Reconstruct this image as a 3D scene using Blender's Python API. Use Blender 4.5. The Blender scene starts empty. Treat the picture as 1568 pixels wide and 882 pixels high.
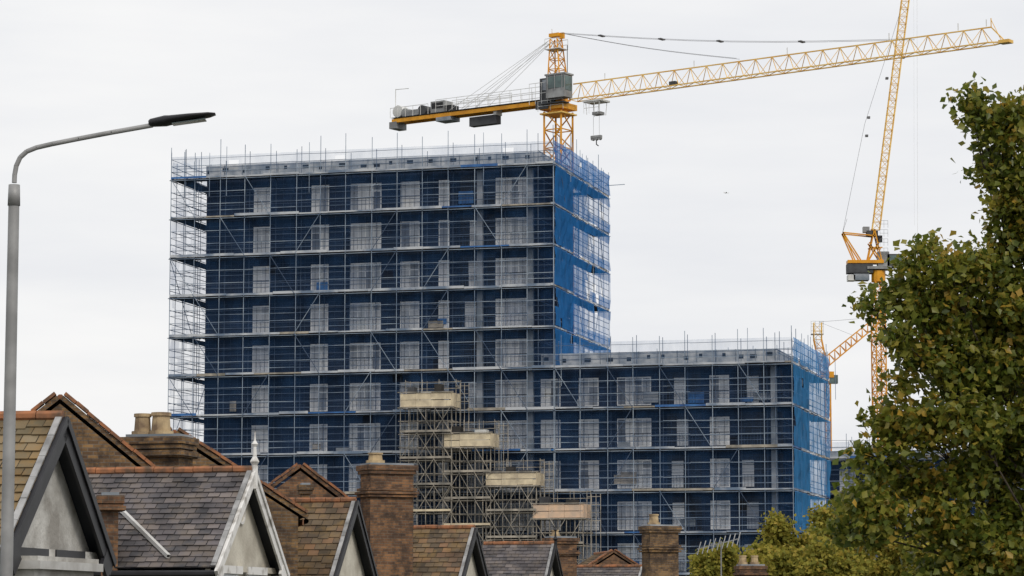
import bpy, math, random
import numpy as np
from mathutils import Vector as V
random.seed(7); rng=np.random.default_rng(5)
# ---------------------------------------------------------------- camera
CAMH=4.5; PITCH=math.radians(6.6); FPX=4355.0
cam=bpy.data.cameras.new("camera"); co=bpy.data.objects.new("camera",cam)
bpy.context.collection.objects.link(co); co.location=(0,0,CAMH)
co.rotation_euler=(math.radians(90)+PITCH,0,0); cam.lens=100; cam.sensor_width=36
cam.clip_start=0.5; cam.clip_end=8000
bpy.context.scene.camera=co
sc=bpy.context.scene
sc.view_settings.view_transform='Standard'; sc.view_settings.look='None'; sc.view_settings.exposure=0
def survey(u,v,D):
    """bearing + elevation of a sighted point at ground distance D -> metres"""
    cx=(u-784)/FPX; cy=(441-v)/FPX
    t=D/(math.cos(PITCH)-cy*math.sin(PITCH))
    return V((cx*t,D,CAMH+t*(math.sin(PITCH)+cy*math.cos(PITCH))))
def along(o,d,u,v):
    p=survey(u,v,1.0); k=p.x
    return (k*o.y-o.x)/(d.x-k*d.y)
# ---------------------------------------------------------------- materials
def newmat(name):
    m=bpy.data.materials.new(name); m.use_nodes=True
    nt=m.node_tree; b=nt.nodes["Principled BSDF"]; return m,nt,b
def mat(name,c1,c2=None,rough=.7,scale=1.5,metal=0,bump=0,detail=6,bscale=None,spec=.3,lo=.35,hi=.65):
    m,nt,b=newmat(name); N=nt.nodes; L=nt.links
    b.inputs["Roughness"].default_value=rough; b.inputs["Metallic"].default_value=metal
    b.inputs["Specular IOR Level"].default_value=spec
    if c2 is None: c2=tuple(x*.75 for x in c1)
    tc=N.new("ShaderNodeTexCoord"); no=N.new("ShaderNodeTexNoise"); no.inputs["Scale"].default_value=scale
    no.inputs["Detail"].default_value=detail; L.new(tc.outputs["Object"],no.inputs["Vector"])
    r=N.new("ShaderNodeValToRGB"); r.color_ramp.elements[0].position=lo; r.color_ramp.elements[1].position=hi
    r.color_ramp.elements[0].color=(*c2,1); r.color_ramp.elements[1].color=(*c1,1)
    L.new(no.outputs["Fac"],r.inputs["Fac"]); L.new(r.outputs["Color"],b.inputs["Base Color"])
    if bump:
        n2=N.new("ShaderNodeTexNoise"); n2.inputs["Scale"].default_value=bscale or scale*8
        L.new(tc.outputs["Object"],n2.inputs["Vector"])
        bp=N.new("ShaderNodeBump"); bp.inputs["Strength"].default_value=bump; bp.inputs["Distance"].default_value=.03
        L.new(n2.outputs["Fac"],bp.inputs["Height"]); L.new(bp.outputs["Normal"],b.inputs["Normal"])
    return m
def rampmat(name,cols,rough=.75,moss=None,nscale=1.2,transl=0,spec=.2,mossamt=.5):
    m,nt,b=newmat(name); N=nt.nodes; L=nt.links
    b.inputs["Roughness"].default_value=rough; b.inputs["Specular IOR Level"].default_value=spec
    uv=N.new("ShaderNodeUVMap"); sx=N.new("ShaderNodeSeparateXYZ"); L.new(uv.outputs[0],sx.inputs[0])
    r=N.new("ShaderNodeValToRGB"); e=r.color_ramp.elements
    e[0].color=(*cols[0],1); e[1].color=(*cols[-1],1); e[1].position=1
    for i,c in enumerate(cols[1:-1]):
        x=e.new((i+1)/(len(cols)-1)); x.color=(*c,1)
    L.new(sx.outputs[0],r.inputs["Fac"]); out=r.outputs["Color"]
    if moss:
        tc=N.new("ShaderNodeTexCoord"); no=N.new("ShaderNodeTexNoise"); no.inputs["Scale"].default_value=nscale
        no.inputs["Detail"].default_value=9; no.inputs["Roughness"].default_value=.7
        L.new(tc.outputs["Object"],no.inputs["Vector"])
        r2=N.new("ShaderNodeValToRGB"); r2.color_ramp.elements[0].position=.46; r2.color_ramp.elements[1].position=.62
        r2.color_ramp.elements[1].color=(mossamt,)*3+(1,)
        L.new(no.outputs["Fac"],r2.inputs["Fac"])
        mx=N.new("ShaderNodeMixRGB"); mx.inputs[2].default_value=(*moss,1)
        L.new(r2.outputs["Color"],mx.inputs[0]); L.new(out,mx.inputs[1]); out=mx.outputs[0]
        n3=N.new("ShaderNodeTexNoise"); n3.inputs["Scale"].default_value=1.1; n3.inputs["Detail"].default_value=7
        L.new(tc.outputs["Object"],n3.inputs["Vector"])
        r3=N.new("ShaderNodeValToRGB"); r3.color_ramp.elements[0].position=.36; r3.color_ramp.elements[1].position=.55
        r3.color_ramp.elements[0].color=(.6,.6,.6,1); L.new(n3.outputs["Fac"],r3.inputs["Fac"])
        m2=N.new("ShaderNodeMixRGB"); m2.blend_type='MULTIPLY'; m2.inputs[0].default_value=1
        L.new(out,m2.inputs[1]); L.new(r3.outputs["Color"],m2.inputs[2]); out=m2.outputs[0]
    L.new(out,b.inputs["Base Color"])
    if transl:
        tr=N.new("ShaderNodeBsdfTranslucent"); L.new(out,tr.inputs["Color"])
        ms=N.new("ShaderNodeMixShader"); ms.inputs[0].default_value=transl
        o=N["Material Output"]; L.new(b.outputs[0],ms.inputs[1]); L.new(tr.outputs[0],ms.inputs[2]); L.new(ms.outputs[0],o.inputs["Surface"])
    return m
def brickmat(name,c1,c2,mortar,stain=(.04,.032,.028),bias=0):
    m,nt,b=newmat(name); N=nt.nodes; L=nt.links
    b.inputs["Roughness"].default_value=.9; b.inputs["Specular IOR Level"].default_value=.15
    uv=N.new("ShaderNodeUVMap"); br=N.new("ShaderNodeTexBrick")
    br.inputs["Color1"].default_value=(*c1,1); br.inputs["Color2"].default_value=(*c2,1); br.inputs["Mortar"].default_value=(*mortar,1)
    br.inputs["Scale"].default_value=1; br.inputs["Brick Width"].default_value=.23; br.inputs["Row Height"].default_value=.078; br.inputs["Bias"].default_value=bias
    br.inputs["Mortar Size"].default_value=.008; L.new(uv.outputs[0],br.inputs["Vector"])
    tc=N.new("ShaderNodeTexCoord"); no=N.new("ShaderNodeTexNoise"); no.inputs["Scale"].default_value=2.6; no.inputs["Detail"].default_value=9; no.inputs["Roughness"].default_value=.7
    L.new(tc.outputs["Object"],no.inputs["Vector"])
    r2=N.new("ShaderNodeValToRGB"); r2.color_ramp.elements[0].position=.42; r2.color_ramp.elements[1].position=.62
    r2.color_ramp.elements[1].color=(.8,.8,.8,1); L.new(no.outputs["Fac"],r2.inputs["Fac"])
    mx=N.new("ShaderNodeMixRGB"); mx.inputs[2].default_value=(*stain,1)
    L.new(r2.outputs["Color"],mx.inputs[0]); L.new(br.outputs["Color"],mx.inputs[1]); L.new(mx.outputs[0],b.inputs["Base Color"])
    bp=N.new("ShaderNodeBump"); bp.inputs["Strength"].default_value=.5; bp.inputs["Distance"].default_value=.01
    L.new(br.outputs["Fac"],bp.inputs["Height"]); bp.invert=True; L.new(bp.outputs["Normal"],b.inputs["Normal"])
    return m
def netmat(name,col,a0,a1,scale=.35,col2=None):
    m,nt,b=newmat(name); N=nt.nodes; L=nt.links; N.remove(b)
    tc=N.new("ShaderNodeTexCoord"); no=N.new("ShaderNodeTexNoise"); no.inputs["Scale"].default_value=scale
    no.inputs["Detail"].default_value=8; no.inputs["Roughness"].default_value=.65
    mp=N.new("ShaderNodeMapping"); mp.inputs["Scale"].default_value=(1.6,1.6,.7)
    L.new(tc.outputs["Object"],mp.inputs[0]); L.new(mp.outputs[0],no.inputs["Vector"])
    mr=N.new("ShaderNodeMapRange"); mr.inputs["From Min"].default_value=.32; mr.inputs["From Max"].default_value=.68
    mr.inputs["To Min"].default_value=a0; mr.inputs["To Max"].default_value=a1; L.new(no.outputs["Fac"],mr.inputs["Value"])
    d=N.new("ShaderNodeBsdfDiffuse"); t=N.new("ShaderNodeBsdfTranslucent"); tr=N.new("ShaderNodeBsdfTransparent")
    d.inputs[0].default_value=(*col,1); t.inputs[0].default_value=(*(col2 or col),1)
    m1=N.new("ShaderNodeMixShader"); m1.inputs[0].default_value=.45; L.new(d.outputs[0],m1.inputs[1]); L.new(t.outputs[0],m1.inputs[2])
    m2=N.new("ShaderNodeMixShader"); L.new(mr.outputs[0],m2.inputs[0]); L.new(tr.outputs[0],m2.inputs[1]); L.new(m1.outputs[0],m2.inputs[2])
    L.new(m2.outputs[0],N["Material Output"].inputs["Surface"]); return m

M_galv=mat("galvanised_tube",(.33,.39,.46),(.12,.17,.25),.5,.6,metal=.1)
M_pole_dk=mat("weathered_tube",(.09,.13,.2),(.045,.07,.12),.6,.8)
M_board=mat("toe_board",(.5,.52,.55),(.15,.2,.28),.8,.45,lo=.4,hi=.58)
M_deck=mat("deck_timber",(.06,.052,.045),(.03,.03,.03),.9,1)
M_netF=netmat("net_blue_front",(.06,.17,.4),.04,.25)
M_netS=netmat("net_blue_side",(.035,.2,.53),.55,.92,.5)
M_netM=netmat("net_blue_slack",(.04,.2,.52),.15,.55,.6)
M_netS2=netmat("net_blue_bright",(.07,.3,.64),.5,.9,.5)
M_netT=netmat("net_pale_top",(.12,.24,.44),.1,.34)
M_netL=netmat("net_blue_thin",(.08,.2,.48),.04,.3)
M_wall=mat("membrane_navy",(.02,.033,.066),(.008,.014,.03),.8,.25)
M_batten=mat("batten_blue",(.055,.08,.13),(.02,.035,.065),.7,1)
M_dark=mat("dark_marks_and_shade",(.016,.02,.028),(.006,.008,.012),.5,.6)  # near-black for parapet marks, and for painted-in shade of balcony recesses
M_conc=mat("concrete",(.34,.36,.39),(.17,.2,.23),.9,.9)
M_para=mat("parapet_panel",(.6,.61,.62),(.28,.31,.35),.8,1.2)
M_frame=mat("window_frame_white",(.84,.85,.85),(.68,.7,.74),.5,1)
M_pane=rampmat("window_pane",[(.12,.14,.18),(.5,.53,.57),(.76,.77,.78),(.4,.43,.48),(.7,.71,.74)],.35)  # pale tones paint the sky's reflection into the glass colour
M_cream=mat("plywood_cream",(.74,.63,.44),(.5,.42,.3),.8,1.6)
M_peach=mat("plywood_pink",(.72,.5,.34),(.55,.42,.32),.8,1.6)
M_steel_tan=mat("scaffold_tan",(.44,.39,.32),(.17,.16,.14),.6,1.2)
M_yel=mat("crane_yellow",(.78,.36,.02),(.6,.25,.015),.45,.7)
M_yel2=mat("crane_yellow_pale",(.86,.58,.17),(.74,.42,.08),.5,.5)
M_grey=mat("machine_grey",(.33,.34,.34),(.2,.2,.2),.6,1)
M_white=mat("machine_white",(.7,.7,.68),(.5,.5,.48),.6,1)
M_black=mat("black_paint",(.024,.024,.028),(.012,.012,.014),.45,2)
M_glass=mat("cab_glass",(.1,.16,.15),(.05,.08,.08),.15,1,spec=.6)
M_dkgrey=mat("ballast_dark",(.08,.085,.09),(.05,.05,.055),.8,1)
M_rope=mat("steel_rope",(.16,.16,.17),(.1,.1,.1),.6,1)
M_tarp=mat("tarpaulin_blue",(.05,.17,.42),(.03,.09,.25),.5,1.2)

# ---------------------------------------------------------------- mesh builder
Z=V((0,0,1))
class MB:
    def __init__(s): s.v=[];s.f=[];s.m=[];s.uv=[]
    def poly(s,pts,m=0,uv=None):
        n=len(s.v); s.v+= [tuple(p) for p in pts]; s.f.append(tuple(range(n,n+len(pts)))); s.m.append(m)
        if uv is None:
            a=pts[0]; e=(pts[1]-a); l=e.length or 1; e=e/l; nn=e.cross(pts[2]-pts[1])
            nn=nn.normalized() if nn.length>1e-9 else Z; w=nn.cross(e)
            if abs(nn.z)<.3:
                h=nn.cross(Z).normalized(); uv=[((p-a).dot(h),p.z) for p in pts]
            else: uv=[((p-a).dot(e),(p-a).dot(w)) for p in pts]
        s.uv+=uv
    def box(s,o,ax,ay,az,m=0,uv=None):
        c=[o,o+ax,o+ax+ay,o+ay]; d=[p+az for p in c]
        u4=[uv]*4 if uv else None
        s.poly([c[3],c[2],c[1],c[0]],m,u4); s.poly(d,m,u4)
        for i in range(4):
            j=(i+1)%4; s.poly([c[i],c[j],d[j],d[i]],m,u4)
    def cbox(s,c,ax,ay,az,m=0,uv=None): s.box(c-ax/2-ay/2-az/2,ax,ay,az,m,uv)
    def bar(s,p,q,w=.06,m=0,sides=4,w2=None,cap=False):
        d=q-p
        if d.length<1e-6: return
        d=d.normalized(); a=d.cross(Z if abs(d.z)<.9 else V((1,0,0))).normalized(); b=d.cross(a)
        w2=w if w2 is None else w2; n=len(s.v)
        for (c,ww) in ((p,w),(q,w2)):
            for i in range(sides):
                t=2*math.pi*(i+.5)/sides
                s.v.append(tuple(c+(a*math.cos(t)+b*math.sin(t))*ww*.5*(1.2 if sides==4 else 1)))
        for i in range(sides):
            j=(i+1)%sides; s.f.append((n+i,n+j,n+sides+j,n+sides+i)); s.m.append(m); s.uv+=[(.5,.5)]*4
        if cap:
            s.f.append(tuple(n+i for i in range(sides))[::-1]); s.m.append(m); s.uv+=[(.5,.5)]*sides
            s.f.append(tuple(n+sides+i for i in range(sides))); s.m.append(m); s.uv+=[(.5,.5)]*sides
    def build(s,name,mats,parent=None,smooth=False):
        me=bpy.data.meshes.new(name); me.from_pydata(s.v,[],s.f)
        for mm in mats: me.materials.append(mm)
        me.polygons.foreach_set("material_index",s.m)
        ul=me.uv_layers.new(name="UVMap"); ul.data.foreach_set("uv",[x for p in s.uv for x in p])
        if smooth: me.polygons.foreach_set("use_smooth",[True]*len(s.f))
        me.update(); ob=bpy.data.objects.new(name,me); bpy.context.collection.objects.link(ob)
        if parent: ob.parent=parent; ob.location=-parent.location
        return ob
def empty(name,loc=V((0,0,0))):
    e=bpy.data.objects.new(name,None); e.location=loc; e.empty_display_size=1; bpy.context.collection.objects.link(e); return e

# ---------------------------------------------------------------- world & sun
w=bpy.data.worlds.new("World"); sc.world=w; w.use_nodes=True; nt=w.node_tree; N=nt.nodes; L=nt.links
bg=N["Background"]; sky=N.new("ShaderNodeTexSky"); sky.sky_type='NISHITA'; sky.sun_disc=False
sky.sun_elevation=math.radians(42); sky.sun_rotation=math.radians(150); sky.dust_density=4
bg.inputs[1].default_value=.1; L.new(sky.outputs[0],bg.inputs[0])
bg2=N.new("ShaderNodeBackground"); tc=N.new("ShaderNodeTexCoord"); mp=N.new("ShaderNodeMapping"); mp.inputs["Scale"].default_value=(3,3,16)
no=N.new("ShaderNodeTexNoise"); no.inputs["Scale"].default_value=1.9; no.inputs["Detail"].default_value=5; no.inputs["Roughness"].default_value=.5
rp=N.new("ShaderNodeValToRGB"); rp.color_ramp.elements[0].position=.32; rp.color_ramp.elements[1].position=.68
rp.color_ramp.elements[0].color=(.85,.86,.89,1); rp.color_ramp.elements[1].color=(.98,.975,.97,1)
L.new(tc.outputs["Generated"],mp.inputs[0]); L.new(mp.outputs[0],no.inputs["Vector"]); L.new(no.outputs["Fac"],rp.inputs[0]); L.new(rp.outputs[0],bg2.inputs[0])
ms=N.new("ShaderNodeMixShader"); ms.inputs[0].default_value=.94; L.new(bg.outputs[0],ms.inputs[1]); L.new(bg2.outputs[0],ms.inputs[2]); L.new(ms.outputs[0],N["World Output"].inputs[0])
sl=bpy.data.lights.new("sun",'SUN'); sl.energy=1.5; sl.angle=math.radians(11); sl.color=(1,.94,.85)
so=bpy.data.objects.new("sun",sl); bpy.context.collection.objects.link(so)
sd=V((math.sin(math.radians(150))*math.cos(math.radians(42)),math.cos(math.radians(150))*math.cos(math.radians(42)),math.sin(math.radians(42))))
so.rotation_euler=(-sd).to_track_quat('-Z','Y').to_euler()

# ---------------------------------------------------------------- ground
g=MB(); g.poly([V((-4000,-4000,0)),V((4000,-4000,0)),V((4000,6000,0)),V((-4000,6000,0))])
g.build("ground",[mat("ground_grass_and_soil",(.06,.07,.035),(.04,.04,.03),.95,.2)])
Sd=V((math.sin(math.radians(12)),math.cos(math.radians(12)),0)); Nd=V((Sd.y,-Sd.x,0))
ro=V((3,0,0)); r=MB(); r.poly([ro+Z*.004-Sd*20,ro+Nd*7+Z*.004-Sd*20,ro+Nd*7+Sd*190+Z*.004,ro+Sd*190+Z*.004],0)
for i in range(40):
    a=ro+Nd*3.45+Sd*(i*5-18)+Z*.008; r.poly([a,a+Nd*.12,a+Nd*.12+Sd*2.5,a+Sd*2.5],1)
r.build("road",[mat("asphalt",(.055,.055,.055),(.04,.04,.04),.9,3),mat("road_paint",(.7,.7,.68),(.5,.5,.5),.7,4)])
pv=MB(); pv.box(ro-Nd*9-Sd*20,Nd*9-Nd*.004,Sd*210,Z*.12); pv.build("pavement",[mat("paving",(.25,.24,.23),(.17,.17,.16),.9,2)])

# ---------------------------------------------------------------- apartment tower & wing
PH=math.radians(15); E=V((math.cos(PH),-math.sin(PH),0)); T=V((math.sin(PH),math.cos(PH),0))
F=survey(848,400,216); F.z=0
def s_of(u,v=400,t=0): return along(F+T*t,E,u,v)
def t_of(u,v,s): return along(F+E*s,T,u,v)
def P(s,t,z): return F+E*s+T*t+Z*z
ZT=survey(848,250,216).z; Z5=survey(848,563,216).z; ST=(ZT-Z5)/5
zs=[ZT-ST*k for k in range(0,13) if ZT-ST*k>.3]
sL=s_of(262,277); sR=s_of(1212,545); tB=t_of(932,400,0); tB2=t_of(1268,600,sR)
def scaffold(pb,db,nb,o,e,n,Ln,levels,ztop,netm=0,bay=2.05,topnet=2,width=1.25,zbot=0,seed=1,extra=1.1,cover=1,netoff=.14,slack=None):
    R=random.Random(seed)
    nb_=max(2,round(Ln/bay)); xs=[Ln*i/nb_ for i in range(nb_+1)]
    for i,x in enumerate(xs):
        x+=R.uniform(-.08,.08) if 0<i<nb_ else 0
        top=ztop+R.choice([.1,.25,.3,.6,.8,1.1,extra])+R.uniform(-.1,.1)
        p=o+e*x; lean=e*R.uniform(-.05,.05)
        pb.bar(p+Z*zbot,p+Z*top+lean,.055,0)
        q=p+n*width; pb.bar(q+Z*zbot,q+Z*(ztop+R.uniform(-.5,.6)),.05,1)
        if R.random()<.45:
            pp=p+e*R.uniform(.5,1.4); pb.bar(pp+Z*(ztop-3.4),pp+Z*(ztop+R.uniform(.1,.8)),.045,0)
    for li,z in enumerate(levels):
        ztopl = levels[li-1] if li>0 else ztop
        for dz in (.55,1.05,1.6,2.1):
            if z+dz<=ztopl+.05:
                j=R.uniform(-.05,.05)
                # ledgers are lapped lengths, not one perfect line
                x=0
                while x<Ln-.1:
                    l=min(R.choice([4.2,6.3]),Ln-x); k=R.uniform(-.03,.03)
                    pb.bar(o+e*x+Z*(z+dz+j+k),o+e*(x+l)+Z*(z+dz+j-k),.048 if dz!=1.6 else .035,0 if (dz in(1.05,2.1)) != (R.random()<.2) else 1); x+=l
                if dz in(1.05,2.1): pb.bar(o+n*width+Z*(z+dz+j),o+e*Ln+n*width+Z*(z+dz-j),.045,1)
        x=0
        while x<Ln-.05:
            l=min(R.choice([2.4,3.0,3.9]),Ln-x); jz=R.uniform(-.03,.03)
            db.box(o+e*x-n*.04+Z*(z+jz+.005),e*(l-.02),n*.035,Z*R.choice([.11,.16,.2]),R.choice([0,0,0,0,0,0,2,3]))
            db.box(o+e*x+n*.03+Z*(z-.06+jz),e*(l-.01),n*(width+.1),Z*.055,1)
            x+=l
        pb.bar(o-n*.03+Z*(z-.12),o+e*Ln-n*.03+Z*(z-.12),.05,0)
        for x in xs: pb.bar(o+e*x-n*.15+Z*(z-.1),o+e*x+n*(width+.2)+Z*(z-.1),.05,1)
        k=R.randrange(3)
        zl= levels[li+1] if li+1<len(levels) else zbot
        while k<nb_:
            if R.random()<.7:
                a,b=(xs[k],xs[k+1]) if R.random()<.5 else (xs[k+1],xs[k])
                pb.bar(o+e*a-n*.05+Z*z,o+e*b-n*.05+Z*zl,.045,R.choice([0,1]))
            k+=R.choice([2,3,4])
        zu=ztopl; nx=max(4,int(Ln/.8)); nz=4
        zz=[z+.12+(zu-z-.22)*i/nz for i in range(nz+1)]
        mi=topnet if li==0 else netm
        off=[[R.uniform(-.09,.09) for _ in range(nx+1)] for _ in zz]
        for a in range(nz):
            for b in range(nx):
                if R.random()<.012*cover: continue
                g=lambda i,j:o+e*(Ln*j/nx)+n*(netoff+off[i][j])+Z*zz[i]
                mm=mi
                if slack is not None and li>0 and b>nx*(.5+.07*R.random()) and a in(1,2): mm=slack
                nb.poly([g(a,b),g(a,b+1),g(a+1,b+1),g(a+1,b)],mm)
tower=empty("apartment_tower",P((sL)/2,8,0)); wing=empty("apartment_block",P(sR/2,8,0))
bz0=sL+2.45; bz1=-1.45; bt=1.55; depthT=10.6
b=MB()
b.box(P(bz0,bt,0),E*(bz1-bz0),T*depthT,Z*(ZT+.25),0)
b.box(P(bz0-.05,bt-.06,ZT+.25),E*(bz1-bz0+.1),T*(depthT+.1),Z*.95,1)
zw=zs[5]
R=random.Random(3)
x=bz0
while x<bz1-.5:
    ww=R.choice([.25,.35,.5]); b.box(P(x,bt-.075,ZT+.25+R.choice([.3,.45])),E*ww,T*.02,Z*.28,2); x+=R.uniform(.9,2.1)
x=bz0
while x<bz1:
    b.box(P(x,bt-.09,ZT+.2),E*.06,T*.025,Z*1.0,3); x+=1.5
b.build("walls",[M_wall,M_para,M_dark,M_conc],tower)
b=MB(); b.box(P(bz1+.004,bt,0),E*(sR-1.4-bz1),T*(tB2-2.5),Z*(zw+.2),0)
b.box(P(bz1+.05,bt-.06,zw+.2),E*(sR-1.4-bz1),T*(tB2-2.4),Z*1.0,1)
x=bz1+.3
while x<sR-2:
    ww=R.choice([.25,.35,.5]); b.box(P(x,bt-.075,zw+.25+R.choice([.25,.4])),E*ww,T*.02,Z*.3,2); x+=R.uniform(.8,1.9)
x=bz1+.2
while x<sR-1.5:
    b.box(P(x,bt-.09,zw+.18),E*.06,T*.025,Z*1.04,3); x+=1.5
b.build("walls",[M_wall,M_para,M_dark,M_conc],wing)
def window(mb,sc_,wd,z0,h,R):
    n=2 if wd<1.9 else 4
    if wd<1.1:n=1
    s0=sc_-wd/2; t=bt-.05
    mb.box(P(s0,t,z0),E*wd,T*.048,Z*h,0)
    pw=(wd-.08*(n+1))/n
    for i in range(n):
        a=s0+.08+i*(pw+.08); r_=R.random()
        hh=[.72,.26] if R.random()<.8 else [.98]
        zz=z0+.08
        for q in hh:
            ph=(h-.24)*q if len(hh)>1 else h-.16
            mb.box(P(a,t-.012,zz),E*pw,T*.01,Z*ph,1,(min(.99,max(.01,r_+R.uniform(-.1,.1))),.5)); zz+=ph+.08
    for i in range(1,n*2):
        mb.bar(P(s0+wd*i/(n*2),t-.06,z0+.05),P(s0+wd*i/(n*2),t-.06,z0+(h-.1 if i%2 else 1.0)),.022,2)
    mb.bar(P(s0,t-.06,z0+1.0),P(s0+wd,t-.06,z0+1.0),.04,2)
def fit(owner,cols,zlist,s0,s1,recs,colsu,seed):
    R=random.Random(seed); mb=MB(); wl=MB()
    for k,z in enumerate(zlist):
        for (u,wp) in cols:
            s=s_of(u,400,bt); window(mb,s,wp/20.0,z+.28,2.15,R)
        for (u0,u1) in recs:
            a=s_of(u0,400,bt); c=s_of(u1,400,bt)
            wl.box(P(a,bt-.02,z+.25),E*(c-a),T*.015,Z*2.5,1)  # flat dark panel: the balcony recess's shade as colour, no real hollow
            wl.box(P(a-.1,bt-.3,z-.05),E*(c-a+.2),T*.27,Z*.22,2)
            if R.random()<.7:
                aa=a+R.uniform(.2,.8); mb.box(P(aa,bt-.04,z+.3),E*.9,T*.015,Z*2.0,1,(R.random()*.7,.5))
            for i in range(int((c-a)/.25)): wl.bar(P(a+i*.25,bt-.25,z+.2),P(a+i*.25,bt-.25,z+1.2),.03,0)
            wl.bar(P(a,bt-.25,z+1.2),P(c,bt-.25,z+1.2),.05,0)
        for dz in (.85,1.4,1.95,2.6):
            wl.bar(P(s0,bt-.03,z+dz),P(s1,bt-.03,z+dz),.035,0)
        wl.box(P(s0,bt-.035,z-.22),E*(s1-s0),T*.03,Z*.3,3)
    x=s0+.3; zb=zlist[-1]; ze=zlist[0]+ST
    while x<s1-.2:
        wl.bar(P(x,bt-.02,zb),P(x,bt-.02,ze),.04,0); x+=.62
    for u in colsu:
        s=s_of(u,400,bt); wl.box(P(s-.22,bt-.5,0),E*.44,T*.4,Z*(ze-.1),2)
    for _ in range(14):
        z=R.choice(zlist); s=R.uniform(s0,s1-1.5); wl.box(P(s,bt-.14,z+R.uniform(.05,.6)),E*R.uniform(.4,1.3),T*.03,Z*R.uniform(.3,1.0),R.choice([4,4,2,5]))
    mb.build("windows",[M_frame,M_pane,M_black],owner); wl.build("facade_framing",[M_batten,M_dark,M_conc,M_dark,M_tarp,M_steel_tan],owner)
fit(tower,[(401,28),(490,29),(560,51),(628,31),(680,17),(783,50)],zs[1:],bz0,bz1,[(705,757)],[737,814],11)
fit(wing,[(843,31),(901,31),(970,53),(1100,30)],zs[6:],bz1,sR-1.4,[(1128,1196),(1020,1072)],[1184],12)
scf=empty("scaffolding",P(0,0,0)); pb=MB(); db=MB(); nb=MB()
scaffold(pb,db,nb,P(sL,0,0),E,T,-sL,zs,ZT+1.9,seed=1)
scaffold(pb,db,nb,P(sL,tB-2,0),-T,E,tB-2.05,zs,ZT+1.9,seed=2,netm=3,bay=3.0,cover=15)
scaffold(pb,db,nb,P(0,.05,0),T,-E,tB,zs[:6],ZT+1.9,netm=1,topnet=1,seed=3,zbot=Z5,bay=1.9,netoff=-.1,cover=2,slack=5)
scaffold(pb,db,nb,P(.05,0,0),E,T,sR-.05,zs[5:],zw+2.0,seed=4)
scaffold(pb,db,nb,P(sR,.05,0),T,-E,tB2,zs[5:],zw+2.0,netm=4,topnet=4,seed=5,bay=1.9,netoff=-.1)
scaffold(pb,db,nb,P(sL+1.2,tB-2,0),E,-T,-sL-1.3,zs[:1],ZT+1.9,seed=6,zbot=ZT-6)
scaffold(pb,db,nb,P(0.3,tB2,0),E,-T,sR-.4,zs[5:6],zw+1.9,seed=8,zbot=zw-5)
pb.bar(P(-.3,tB,ZT+1.0),P(1.4,tB,ZT+1.05),.06,0)
DM=[M_board,M_deck,M_tarp,M_steel_tan]
pb.build("tubes",[M_galv,M_pole_dk],scf); db.build("decks",DM,scf)
nb.build("debris_netting",[M_netF,M_netS,M_netT,M_netL,M_netS2,M_netM],scf)

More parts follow.
